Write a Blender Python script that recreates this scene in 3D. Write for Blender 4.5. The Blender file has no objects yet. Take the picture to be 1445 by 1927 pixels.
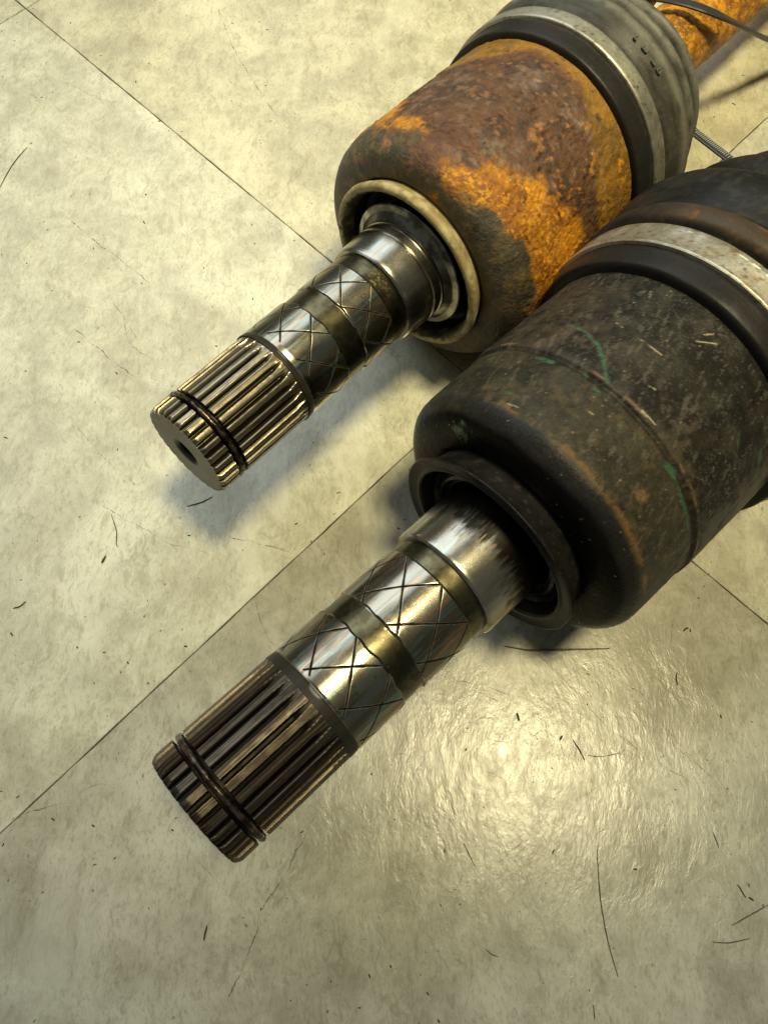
import bpy, math, random
import numpy as np
from mathutils import Matrix, Vector

random.seed(7)
RNG = np.random.default_rng(11)
MM = 0.001
SC = bpy.context.scene
COL = SC.collection

# ------------------------------------------------------------------ camera
CAM_F, CAM_TILT, CAM_ROLL, CAM_H = 1452.45, math.radians(20.542), math.radians(1.103), 281.2
cam_d = bpy.data.cameras.new('camera')
cam = bpy.data.objects.new('camera', cam_d)
COL.objects.link(cam)
cam_d.sensor_fit = 'VERTICAL'
cam_d.sensor_height = 36.0
cam_d.sensor_width = 27.0
cam_d.lens = CAM_F / 1927.0 * 36.0
cam_d.clip_start = 0.01
cam_d.clip_end = 50.0
fw = Vector((0, math.sin(CAM_TILT), -math.cos(CAM_TILT)))
up0 = Vector((0, math.cos(CAM_TILT), math.sin(CAM_TILT)))
rt0 = Vector((1, 0, 0))
rt = math.cos(CAM_ROLL) * rt0 + math.sin(CAM_ROLL) * up0
up = -math.sin(CAM_ROLL) * rt0 + math.cos(CAM_ROLL) * up0
m = Matrix((rt, up, -fw)).transposed().to_4x4()
m.translation = Vector((0, 0, CAM_H * MM))
cam.matrix_world = m
SC.camera = cam
SC.render.resolution_x, SC.render.resolution_y = 767, 1024

# ------------------------------------------------------------------ world and lamps
w = bpy.data.worlds.new('World')
SC.world = w
w.use_nodes = True
bg = w.node_tree.nodes['Background']
bg.inputs[0].default_value = (0.80, 0.86, 0.74, 1)
bg.inputs[1].default_value = 0.10

def area(name, loc, target, sx, sy, power, color, shape='RECTANGLE'):
    d = bpy.data.lights.new(name, 'AREA')
    d.shape = shape
    d.size = sx
    d.size_y = sy
    d.energy = power
    d.color = color
    o = bpy.data.objects.new(name, d)
    COL.objects.link(o)
    o.location = loc
    v = Vector(target) - Vector(loc)
    o.rotation_euler = v.to_track_quat('-Z', 'Y').to_euler()
    return o

# warm ceiling lamp almost overhead, and cool light from a large unseen source on the far left
d_ = bpy.data.lights.new('ceiling_lamp', 'SPOT')
d_.energy = 190
d_.color = (1.0, 0.86, 0.50)
d_.shadow_soft_size = 0.19
d_.spot_size = math.radians(20)  # cone edge stands in for the camera holder's shadow on the near floor
d_.spot_blend = 0.5
lamp = bpy.data.objects.new('ceiling_lamp', d_)
COL.objects.link(lamp)
lamp.location = (0.40, 0.17, 2.0)
lamp.rotation_euler = (Vector((0.04, 0.30, 0)) - lamp.location).to_track_quat('-Z', 'Y').to_euler()
area('cool_area_light', (-0.70, 1.15, 1.45), (0.0, 0.2, 0), 2.0, 1.2, 20, (0.90, 0.97, 1.0))

SC.view_settings.view_transform = 'Standard'
SC.view_settings.look = 'None'
SC.view_settings.exposure = 0.06
SC.view_settings.gamma = 1.0
SC.render.engine = 'CYCLES'

# ------------------------------------------------------------------ node helpers
class NT:
    def __init__(self, name):
        self.m = bpy.data.materials.new(name)
        self.m.use_nodes = True
        self.t = self.m.node_tree
        self.t.nodes.clear()
        self.out = self.t.nodes.new('ShaderNodeOutputMaterial')
        self.b = self.t.nodes.new('ShaderNodeBsdfPrincipled')
        self.t.links.new(self.b.outputs[0], self.out.inputs[0])
    def put(self, sock, v):
        if hasattr(v, 'is_output'):
            self.t.links.new(v, sock)
        elif isinstance(v, (tuple, list)) and len(v) == 3 and sock.type == 'RGBA':
            sock.default_value = (*v, 1)
        else:
            sock.default_value = v
    def math(self, op, a, b=0.0, c=0.0, clamp=False):
        n = self.t.nodes.new('ShaderNodeMath')
        n.operation = op
        n.use_clamp = clamp
        self.put(n.inputs[0], a); self.put(n.inputs[1], b); self.put(n.inputs[2], c)
        return n.outputs[0]
    def vec(self, op, a, b=(0, 0, 0), scale=None):
        n = self.t.nodes.new('ShaderNodeVectorMath')
        n.operation = op
        self.put(n.inputs[0], a); self.put(n.inputs[1], b)
        if scale is not None:
            self.put(n.inputs[3], scale)
        return n.outputs[1] if op in ('DOT_PRODUCT', 'LENGTH', 'DISTANCE') else n.outputs[0]
    def mix(self, f, a, b, mode='MIX'):
        n = self.t.nodes.new('ShaderNodeMix')
        n.data_type = 'RGBA'
        n.blend_type = mode
        n.clamp_factor = True
        self.put(n.inputs[0], f); self.put(n.inputs[6], a); self.put(n.inputs[7], b)
        return n.outputs[2]
    def step(self, v, lo, hi):
        n = self.t.nodes.new('ShaderNodeMapRange')
        n.interpolation_type = 'SMOOTHSTEP'
        self.put(n.inputs[0], v); n.inputs[1].default_value = lo; n.inputs[2].default_value = hi
        return n.outputs[0]
    def lin(self, v, lo, hi, a=0.0, b=1.0):
        n = self.t.nodes.new('ShaderNodeMapRange')
        self.put(n.inputs[0], v); n.inputs[1].default_value = lo; n.inputs[2].default_value = hi
        n.inputs[3].default_value = a; n.inputs[4].default_value = b
        return n.outputs[0]
    def noise(self, v, scale, detail=4.0, rough=0.55, dist=0.0, col=False):
        n = self.t.nodes.new('ShaderNodeTexNoise')
        self.put(n.inputs['Vector'], v)
        n.inputs['Scale'].default_value = scale
        n.inputs['Detail'].default_value = detail
        n.inputs['Roughness'].default_value = rough
        n.inputs['Distortion'].default_value = dist
        return n.outputs[1] if col else n.outputs[0]
    def voro(self, v, scale, feature='F1', rnd=1.0):
        n = self.t.nodes.new('ShaderNodeTexVoronoi')
        n.feature = feature
        self.put(n.inputs['Vector'], v)
        n.inputs['Scale'].default_value = scale
        n.inputs['Randomness'].default_value = rnd
        return n.outputs[0]
    def obj(self):
        return self.t.nodes.new('ShaderNodeTexCoord').outputs['Object']
    def pos(self):
        return self.t.nodes.new('ShaderNodeNewGeometry').outputs['Position']
    def mapping(self, v, scale=(1, 1, 1), loc=(0, 0, 0), rot=(0, 0, 0)):
        n = self.t.nodes.new('ShaderNodeMapping')
        self.put(n.inputs[0], v)
        self.put(n.inputs[1], loc); self.put(n.inputs[2], rot); self.put(n.inputs[3], scale)
        return n.outputs[0]
    def attr(self, name, fac=True):
        n = self.t.nodes.new('ShaderNodeAttribute')
        n.attribute_name = name
        return n.outputs['Fac'] if fac else n.outputs['Color']
    def bump(self, h, strength=0.5, dist=0.0003, normal=None):
        n = self.t.nodes.new('ShaderNodeBump')
        n.inputs['Strength'].default_value = strength
        n.inputs['Distance'].default_value = dist
        self.put(n.inputs['Height'], h)
        if normal is not None:
            self.put(n.inputs['Normal'], normal)
        return n.outputs[0]
    def set(self, **k):
        for a, v in k.items():
            nm = {'color': 'Base Color', 'rough': 'Roughness', 'metal': 'Metallic', 'normal': 'Normal', 'spec': 'Specular IOR Level',
                  'coat': 'Coat Weight', 'coat_rough': 'Coat Roughness'}[a]
            self.put(self.b.inputs[nm], v)
        return self.m

# material that reads the stain maps (colour, roughness, metalness) worked out for each surface
def stained(name, fine=900.0, fstr=0.25, bump_d=0.00012, bump_s=0.5, rvar=0.12, streak=False, coat=0.0, spec=0.5):
    n = NT(name)
    o = n.obj()
    f1 = n.noise(o, fine, 5, 0.65)
    f2 = n.noise(o, fine * 0.22, 4, 0.6)
    c = n.attr('stain', False)
    k = n.math('ADD', n.math('MULTIPLY', f1, 0.6), n.math('MULTIPLY', f2, 0.4))
    k = n.lin(k, 0.3, 0.7, 1.0 - fstr, 1.0 + fstr)
    c = n.vec('SCALE', c, scale=k)
    r = n.math('ADD', n.attr('rough'), n.math('MULTIPLY', n.math('SUBTRACT', f1, 0.5), rvar * 2), clamp=True)
    h = f1
    if streak:
        s = n.noise(n.mapping(o, (30, 1, 1)), 2600, 3, 0.6)     # turning marks run round the axis
        h = n.math('ADD', n.math('MULTIPLY', s, 0.6), n.math('MULTIPLY', f1, 0.5))
    else:
        h = n.math('ADD', f1, n.math('MULTIPLY', f2, 1.6))
    if name == 'dusty_dark_paint':
        spec = n.lin(n.vec('LENGTH', c), 0.008, 0.05, 0.05, spec)
    return n.set(color=c, rough=r, metal=n.attr('metal'), normal=n.bump(h, bump_s, bump_d), coat=coat, coat_rough=0.25, spec=spec)

M_STEEL = stained('machined_steel', 1500, 0.10, 0.00003, 0.35, 0.05, streak=True, spec=0.12)
M_SPLINE = stained('splined_steel', 1300, 0.16, 0.00005, 0.5, 0.08, spec=0.15)
M_RUST = stained('rusted_iron', 650, 0.34, 0.00085, 0.85, 0.16, spec=0.35)
M_PAINT = stained('dusty_dark_paint', 1100, 0.34, 0.00022, 0.7, 0.12, spec=0.22)
M_RUBBER = stained('weathered_rubber', 900, 0.20, 0.00012, 0.5, 0.10, spec=0.18)
M_BAND = stained('clamp_steel', 1100, 0.22, 0.00008, 0.5, 0.10)

# ------------------------------------------------------------------ numpy noise for stain maps
def _h(ix, iy, iz, seed):
    x = (ix * 374761393 + iy * 668265263 + iz * 2147483647 + seed * 974711) & 0xffffffff
    x = ((x ^ (x >> 13)) * 1274126177) & 0xffffffff
    return ((x ^ (x >> 16)) & 0xffff) / 65535.0
def vnoise(P, sc, seed=0):
    Q = P * sc
    i = np.floor(Q).astype(np.int64)
    f = Q - i
    f = f * f * (3 - 2 * f)
    r = 0
    for dx in (0, 1):
        for dy in (0, 1):
            for dz in (0, 1):
                wgt = (f[:, 0] if dx else 1 - f[:, 0]) * (f[:, 1] if dy else 1 - f[:, 1]) * (f[:, 2] if dz else 1 - f[:, 2])
                r = r + wgt * _h(i[:, 0] + dx, i[:, 1] + dy, i[:, 2] + dz, seed)
    return r
def fbm(P, sc, seed=0, n=4):
    a, t, s = 0.5, 0, 0
    for k in range(n):
        t = t + a * vnoise(P, sc * 2 ** k, seed + k * 17)
        s += a
        a *= 0.55
    return t / s
def ss(x, lo, hi):
    t = np.clip((x - lo) / (hi - lo), 0, 1)
    return t * t * (3 - 2 * t)
def lerp(a, b, t):
    a = np.asarray(a, float); b = np.asarray(b, float)
    return a * (1 - t)[:, None] + b * t[:, None]
def resample(prof, ds):
    """profile [(s,r)...] in mm -> dense arrays"""
    out = [prof[0]]
    for a, b in zip(prof[:-1], prof[1:]):
        L = math.hypot(b[0] - a[0], b[1] - a[1])
        n = max(1, int(math.ceil(L / ds)))
        for k in range(1, n + 1):
            out.append((a[0] + (b[0] - a[0]) * k / n, a[1] + (b[1] - a[1]) * k / n))
    return out
def smooth_prof(prof, it=1):
    for _ in range(it):
        q = [prof[0]]
        for a, b in zip(prof[:-1], prof[1:]):
            q.append((a[0] * .75 + b[0] * .25, a[1] * .75 + b[1] * .25))
            q.append((a[0] * .25 + b[0] * .75, a[1] * .25 + b[1] * .75))
        q.append(prof[-1])
        prof = q
    return prof

def lathe(name, prof, nth, mat, parent, M, disp=None, paint=None, closed=False, sharp=False):
    """surface of revolution about local x; disp(s,th,r)->r ; paint(P,s,th,r)->(rgb, rough, metal)"""
    ns = len(prof)
    s = np.array([p[0] for p in prof]); r = np.array([p[1] for p in prof])
    th = np.linspace(0, 2 * np.pi, nth, endpoint=False)
    S, T = np.meshgrid(s, th, indexing='ij')
    R = np.repeat(r[:, None], nth, 1)
    S = S.ravel(); T = T.ravel(); R = R.ravel()
    if disp is not None:
        res = disp(S, T, R)
        if isinstance(res, tuple):
            S, R = res
        else:
            R = res
    # local frame: x along axis, y = sideways (theta 0), z = up (theta 90)
    P = np.stack([S, R * np.cos(T), R * np.sin(T)], 1)
    nr = ns if closed else ns - 1
    i = np.arange(nr)[:, None]; j = np.arange(nth)[None, :]
    i2 = (i + 1) % ns; j2 = (j + 1) % nth
    F = np.stack([i * nth + j, i * nth + j2, i2 * nth + j2, i2 * nth + j], -1).reshape(-1, 4)
    me = bpy.data.meshes.new(name)
    me.vertices.add(len(P)); me.vertices.foreach_set('co', (P * MM).ravel())
    me.loops.add(F.size); me.loops.foreach_set('vertex_index', F.ravel().astype(np.int32))
    me.polygons.add(len(F))
    me.polygons.foreach_set('loop_start', np.arange(0, F.size, 4, dtype=np.int32))
    me.update(calc_edges=True)
    me.validate()
    me.polygons.foreach_set('use_smooth', np.ones(len(F), bool))
    if sharp:
        me.set_sharp_from_angle(angle=math.radians(sharp))
    if paint is not None:
        rgb, ro, mt = paint(P, S, T, R)
        a = me.color_attributes.new('stain', 'FLOAT_COLOR', 'POINT')
        c4 = np.ones((len(P), 4), np.float32); c4[:, :3] = np.broadcast_to(rgb, (len(P), 3))
        a.data.foreach_set('color', c4.ravel())
        for nm, v in (('rough', ro), ('metal', mt)):
            a = me.attributes.new(nm, 'FLOAT', 'POINT')
            a.data.foreach_set('value', np.broadcast_to(np.asarray(v, np.float32), (len(P),)).astype(np.float32).copy())
    me.materials.append(mat)
    o = bpy.data.objects.new(name, me)
    COL.objects.link(o)
    if parent is not None:
        o.parent = parent
        o.matrix_world = M
    return o

def mesh_obj(name, V, F, mat, parent=None, smooth=False):
    me = bpy.data.meshes.new(name)
    me.from_pydata([tuple(v) for v in V], [], F)
    me.update()
    if smooth:
        for p in me.polygons:
            p.use_smooth = True
    me.materials.append(mat)
    o = bpy.data.objects.new(name, me)
    COL.objects.link(o)
    if parent is not None:
        o.parent = parent
    return o
def tag(o, label, cat, group=None):
    o['label'] = label; o['category'] = cat
    if group:
        o['group'] = group
    return o
def tube(pts, rad, n=8, closed=False, flat=1.0):
    """tube through points (metres), radius or list of radii; returns V, F"""
    pts = [Vector(p) for p in pts]
    V, F = [], []
    N = len(pts)
    for i, p in enumerate(pts):
        a = pts[(i - 1) % N] if (closed or i > 0) else p
        b = pts[(i + 1) % N] if (closed or i < N - 1) else p
        t = (b - a).normalized()
        e1 = t.cross(Vector((0, 0, 1)))
        e1 = e1.normalized() if e1.length > 1e-6 else Vector((1, 0, 0))
        e2 = e1.cross(t).normalized()
        rr = rad[i] if isinstance(rad, (list, tuple)) else rad
        for k in range(n):
            q = 2 * math.pi * k / n
            V.append(p + e1 * math.cos(q) * rr + e2 * math.sin(q) * rr * flat)
    for i in range(N if closed else N - 1):
        for k in range(n):
            F.append((i * n + k, i * n + (k + 1) % n, ((i + 1) % N) * n + (k + 1) % n, ((i + 1) % N) * n + k))
    if not closed:
        F.append(tuple(range(n))[::-1]); F.append(tuple((N - 1) * n + k for k in range(n)))
    return V, F

# ------------------------------------------------------------------ floor
def floor_material():
    n = NT('stone_look_vinyl')
    pos = n.pos()
    p = n.vec('SCALE', pos, scale=1000.0)                        # millimetres
    info = n.t.nodes.new('ShaderNodeObjectInfo')
    rnd = info.outputs['Random']
    tint = info.outputs['Color']
    off = n.math('MULTIPLY', rnd, 900.0)
    comb = n.t.nodes.new('ShaderNodeCombineXYZ')
    n.put(comb.inputs[0], off); n.put(comb.inputs[1], n.math('MULTIPLY', rnd, -517.0)); comb.inputs[2].default_value = 0
    q = n.vec('ADD', p, comb.outputs[0])
    qd = n.vec('ADD', q, n.vec('SCALE', n.noise(q, 0.03, 3, 0.6, col=True), scale=14.0))
    qr = n.mapping(qd, (1.0, 0.42, 1.0), (0, 0, 0), (0, 0, math.radians(-38)))   # grain of the printed slate
    big = n.noise(q, 0.016, 4, 0.6)
    mid = n.noise(qd, 0.045, 8, 0.70)
    fin = n.noise(qr, 0.26, 8, 0.73)
    grain = n.noise(q, 1.6, 4, 0.7)
    c = n.mix(n.step(mid, 0.34, 0.66), (0.45, 0.44, 0.35), (0.66, 0.66, 0.54))
    c = n.mix(n.math('MULTIPLY', n.step(big, 0.50, 0.68), 0.75), c, (0.76, 0.765, 0.65))
    c = n.mix(n.math('MULTIPLY', n.step(n.noise(qd, 0.022, 5, 0.65), 0.53, 0.68), 0.50), c, (0.42, 0.40, 0.31))
    c = n.mix(n.math('MULTIPLY', n.step(fin, 0.49, 0.68), 0.50), c, (0.30, 0.265, 0.165))
    c = n.mix(n.math('MULTIPLY', n.step(grain, 0.55, 0.75), 0.30), c, (0.26, 0.23, 0.15))
    c = n.mix(n.math('MULTIPLY', n.step(grain, 0.45, 0.28), 0.22), c, (0.80, 0.79, 0.66))
    # printed veins: thin ridged noise, broken up by a mask
    qs = n.mapping(qd, (1.0, 0.30, 1.0), (0, 0, 0), (0, 0, math.radians(-24)))
    v1 = n.math('ABSOLUTE', n.math('SUBTRACT', n.noise(qs, 0.022, 6, 0.60), 0.5))
    vm = n.step(n.noise(q, 0.028, 3, 0.5), 0.50, 0.62)
    vein = n.math('MULTIPLY', n.step(v1, 0.012, 0.0), vm)
    v2 = n.math('ABSOLUTE', n.math('SUBTRACT', n.noise(n.mapping(qd, (1.0, 0.35, 1.0), (0, 0, 0), (0, 0, math.radians(30))), 0.06, 6, 0.62), 0.5))
    vm2 = n.step(n.noise(q, 0.05, 3, 0.5), 0.54, 0.64)
    vein2 = n.math('MULTIPLY', n.step(v2, 0.016, 0.0), vm2)
    c = n.mix(n.math('MULTIPLY', vein, 0.30), c, (0.20, 0.175, 0.11))
    c = n.mix(n.math('MULTIPLY', vein2, 0.26), c, (0.17, 0.15, 0.10))
    c = n.mix(n.math('MULTIPLY', n.step(n.noise(qr, 0.95, 6, 0.75), 0.48, 0.68), 0.50), c, (0.27, 0.25, 0.17))
    c = n.mix(n.math('MULTIPLY', n.step(n.noise(n.mapping(qd, (1.0, .28, 1), (90, 0, 0), (0, 0, math.radians(-30))), 0.035, 7, 0.62), 0.54, 0.64), 0.42), c, (0.76, 0.765, 0.67))
    # dirt specks
    sp = n.voro(n.vec('ADD', q, n.vec('SCALE', n.noise(q, 0.7, 2, 0.5, col=True), scale=2.0)), 0.16)
    spm = n.math('MULTIPLY', n.step(sp, 0.085, 0.05), n.step(n.noise(q, 0.05, 2, 0.5), 0.50, 0.60))
    c = n.mix(n.math('MULTIPLY', spm, 0.75), c, (0.10, 0.09, 0.07))
    c = n.mix(1.0, c, tint, 'MULTIPLY')
    # emboss
    e3 = n.noise(qr, 1.1, 4, 0.65)
    e1 = n.noise(qr, 0.085, 5, 0.62, 0.4)
    e2 = n.noise(qr, 0.42, 4, 0.62, 0.5)
    h = n.math('ADD', n.math('MULTIPLY', e1, 1.4), n.math('ADD', n.math('MULTIPLY', e2, 0.34), n.math('MULTIPLY', e3, 0.20)))
    h = n.math('ADD', h, n.math('MULTIPLY', grain, 0.05))
    nb = n.bump(h, 0.30, 0.0007)
    ro = n.math('ADD', n.lin(fin, 0.3, 0.7, 0.16, 0.30), n.math('MULTIPLY', n.step(mid, 0.5, 0.7), 0.10))
    return n.set(color=c, rough=ro, normal=nb, spec=0.38)

SCR = [
    ([(-150.1, 248.3), (-125.6, 227.3), (-103.1, 209.4)], 0.55, 0.9),
    ([(-90.3, 380.2), (-76.5, 345.1), (-55.5, 308.8)], 0.55, 0.8),
    ([(-133.3, 186.1), (-117.8, 172.9), (-104.2, 162.5)], 0.6, 0.8),
    ([(-121.0, 203.4), (-105.4, 180.9)], 0.4, 0.6),
    ([(-115.1, 202.2), (-112.1, 188.7), (-108.5, 178.3), (-97.4, 170.8)], 0.6, 0.6),
    ([(-128.9, 145.1), (-113.4, 127.6), (-96.8, 114.2)], 0.35, 0.5),
    ([(-162, 330), (-145, 318), (-128, 314)], 0.4, 0.5),
    ([(28.0, 24.0), (46.9, 20.0), (57.4, 24.6)], 0.25, 0.8),
    ([(92, 40), (104, 22), (118, 6)], 0.3, 0.7),
    ([(84, 36), (112, 12)], 0.25, 0.6),
    ([(34, 12), (50, 5)], 0.22, 0.6), ([(60, 30), (66, 12)], 0.22, 0.7), ([(78, 10), (96, -4)], 0.25, 0.6),
    ([(-21.0, -5.3), (-29.4, -20.9), (-37.5, -34.3), (-38.1, -40.6), (-41.8, -50.1), (-46.2, -59.4)], 0.75, 0.8),
    ([(-123.4, -11.0), (-119.0, -5.9), (-112.5, -3.8), (-105.7, -2.1)], .55, .8), ([(-100.3, 1.2), (-96.9, 3.0), (-89.8, 4.0)], .5, .7),
    ([(-47.4, 69.6), (-42.6, 57.3), (-38.3, 52.5)], .8, .45),
    ([(-110.2, 106.1), (-90.3, 95.5), (-79.5, 90.4), (-67.0, 87.5)], .5, .5), ([(-59.5, 94.0), (-40.9, 90.1), (-30.5, 86.1)], .6, .7),
    ([(56.7, 51.4), (69.3, 38.3), (83.3, 23.9), (107.6, 8.4)], .35, .7), ([(61.8, 40.0), (64.9, 29.0), (69.3, 24.5)], .2, .8), ([(84.1, 33.0), (99.7, 37.0), (110.1, 44.7)], .2, .5),
    ([(-75, -6), (-48, -30)], 0.3, 0.3),
    ([(96, 96), (118, 74)], 0.35, 0.5),
]
M_FLOOR = floor_material()
n_ = NT('dark_joint_dirt'); M_JOINT = n_.set(color=n_.mix(n_.noise(n_.pos(), 400, 3), (0.012, 0.011, 0.008), (0.05, 0.045, 0.03)), rough=0.9)

floor = bpy.data.objects.new('floor', None)
COL.objects.link(floor)
floor['kind'] = 'structure'
G = 1500
floor_bed = mesh_obj('floor_bed', [(x * MM, y * MM, -0.0032) for x, y in ((-G, -G), (G, -G), (G, G), (-G, G))], [(0, 1, 2, 3)], M_JOINT, floor)
CX, CY = 38.88, 162.28
ua = math.atan2(-0.6873, 0.7264)
TL, GAP, CH = 312.93, 0.42, 0.25
def tile_mesh():
    a, b = GAP / 2, TL - GAP / 2
    V, F = [], []
    N = 90
    rings = [(0.0, -3.0), (0.0, -CH), (CH, -0.0)]
    loops = []
    for ins, z in rings:
        lo, hi = a + ins, b - ins
        L = []
        for k in range(N):
            L.append((lo + (hi - lo) * k / N, lo))
        for k in range(N):
            L.append((hi, lo + (hi - lo) * k / N))
        for k in range(N):
            L.append((hi - (hi - lo) * k / N, hi))
        for k in range(N):
            L.append((lo, hi - (hi - lo) * k / N))
        idx = []
        for i, (x, y) in enumerate(L):
            # cut edges are never perfectly straight
            j = 0.06 * math.sin(x * .31 + y * .23) + 0.07 * math.sin(x * .083 + 2 + y * .11) + random.uniform(-.05, .05)
            V.append(((x + j) * MM, (y + j) * MM, z * MM)); idx.append(len(V) - 1)
        loops.append(idx)
    for A, B in zip(loops[:-1], loops[1:]):
        for k in range(len(A)):
            k2 = (k + 1) % len(A)
            F.append((A[k], A[k2], B[k2], B[k]))
    F.append(tuple(loops[-1]))
    me = bpy.data.meshes.new('tile')
    me.from_pydata(V, [], F); me.update(); me.materials.append(M_FLOOR)
    return me
TM = tile_mesh()
tints = {(-1, -1): (1.0, 1.0, 0.95, 1), (-1, 0): (0.93, 0.90, 0.78, 1), (0, -1): (0.76, 0.75, 0.72, 1), (0, 0): (1.0, 1.0, 0.97, 1)}
for i in range(-2, 3):
    for j in range(-2, 2):
        o = bpy.data.objects.new('tile', TM)
        COL.objects.link(o)
        o.parent = floor
        c_, s_ = math.cos(ua), math.sin(ua)
        x, y = i * TL, j * TL
        o.location = ((CX + x * c_ - y * s_) * MM, (CY + x * s_ + y * c_) * MM, 0)
        o.rotation_euler = (0, 0, ua)
        o.color = tints.get((i, j), (0.95, 0.93, 0.84, 1))

# scratches and scuffs in the tiles, thin broken marks
n_ = NT('dirt_filled_scratch'); p_ = n_.pos()
M_SCR = n_.set(color=n_.mix(n_.noise(p_, 500, 3), (0.10, 0.088, 0.055), (0.22, 0.19, 0.12)), rough=.5)
n_.put(n_.b.inputs['Alpha'], n_.math('MULTIPLY', n_.step(n_.noise(p_, 700, 3, .6), .34, .60), 0.85))
def scratch(pts, wd, am):
    Q = []
    P = [Vector((x, y, 0)) for x, y in pts]
    for i in range(len(P) - 1):
        p0 = P[max(i - 1, 0)]; p1 = P[i]; p2 = P[i + 1]; p3 = P[min(i + 2, len(P) - 1)]
        n = max(4, int((p2 - p1).length / .8))
        for k in range(n):
            u = k / n
            Q.append(0.5 * ((2 * p1) + (p2 - p0) * u + (2 * p0 - 5 * p1 + 4 * p2 - p3) * u * u + (3 * p1 - p0 - 3 * p2 + p3) * u ** 3))
    Q.append(P[-1])
    V, F = [], []
    ph = random.uniform(0, 9); ofs = 0
    N = len(Q)
    for i, q in enumerate(Q):
        t = (Q[min(i + 1, N - 1)] - Q[max(i - 1, 0)]).normalized()
        sd = Vector((-t.y, t.x, 0))
        ofs = ofs * .85 + random.uniform(-.16, .16) * (1 + wd)
        env = min(1, i / 4, (N - 1 - i) / 4)
        w_ = wd * am * .42 * env * (.55 + .45 * math.sin(i * .37 + ph)) * random.uniform(.6, 1.3) + .02
        V.append((q + sd * (ofs + w_)) * MM + Vector((0, 0, .00002))); V.append((q + sd * (ofs - w_)) * MM + Vector((0, 0, .00002)))
    for i in range(N - 1):
        F.append((2 * i, 2 * i + 1, 2 * i + 3, 2 * i + 2))
    mesh_obj('scratch', V, F, M_SCR, floor)
for a_ in SCR:
    scratch(*a_)
for k in range(46):
    x, y = random.uniform(-195, 190), random.uniform(-66, 385)
    if random.random() < .45:
        x, y = random.uniform(20, 120), random.uniform(-30, 60)
    a = random.uniform(0, 3.14); L = random.choice([6, 9, 14, 22]) * random.uniform(.6, 1.2)
    b = a + random.uniform(-.25, .25)
    scratch([(x, y), (x + math.cos(a) * L * .5, y + math.sin(a) * L * .5), (x + math.cos(a) * L * .5 + math.cos(b) * L * .5, y + math.sin(a) * L * .5 + math.sin(b) * L * .5)],
            random.choice([.16, .2, .3]), random.uniform(.5, .9))

# ------------------------------------------------------------------ axle frame
def frame(x, y, z, yaw, pitch):
    d = Vector((math.cos(pitch) * math.cos(yaw), math.cos(pitch) * math.sin(yaw), math.sin(pitch)))
    e1 = Vector((-math.sin(yaw), math.cos(yaw), 0))
    e2 = d.cross(e1)
    M = Matrix((d, e1, e2)).transposed().to_4x4()
    M.translation = Vector((x, y, z)) * MM
    return M
def axle_root(name, M, label):
    o = bpy.data.objects.new(name, None)
    COL.objects.link(o)
    p = M @ Vector((0.190, 0, 0))
    o.location = (p.x, p.y, 0)
    bpy.context.view_layer.update()
    tag(o, label, 'axle shaft', 'two drive axle inner joints lying side by side on the floor')
    return o
FU = frame(-62.86, 102.08, 59.02, math.radians(48.8), math.radians(-4.39))
FL = frame(-48.05, -3.38, 65.05, math.radians(44.27), math.radians(-4.23))
AU = axle_root('drive_axle', FU, 'drive axle with orange rusted joint housing and cream seal ring, the farther of the two')
AL = axle_root('drive_axle', FL, 'drive axle with dark green-scuffed joint housing and black seal lip, nearer to the camera')
bpy.context.view_layer.update()
DEG = math.pi / 180

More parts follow.
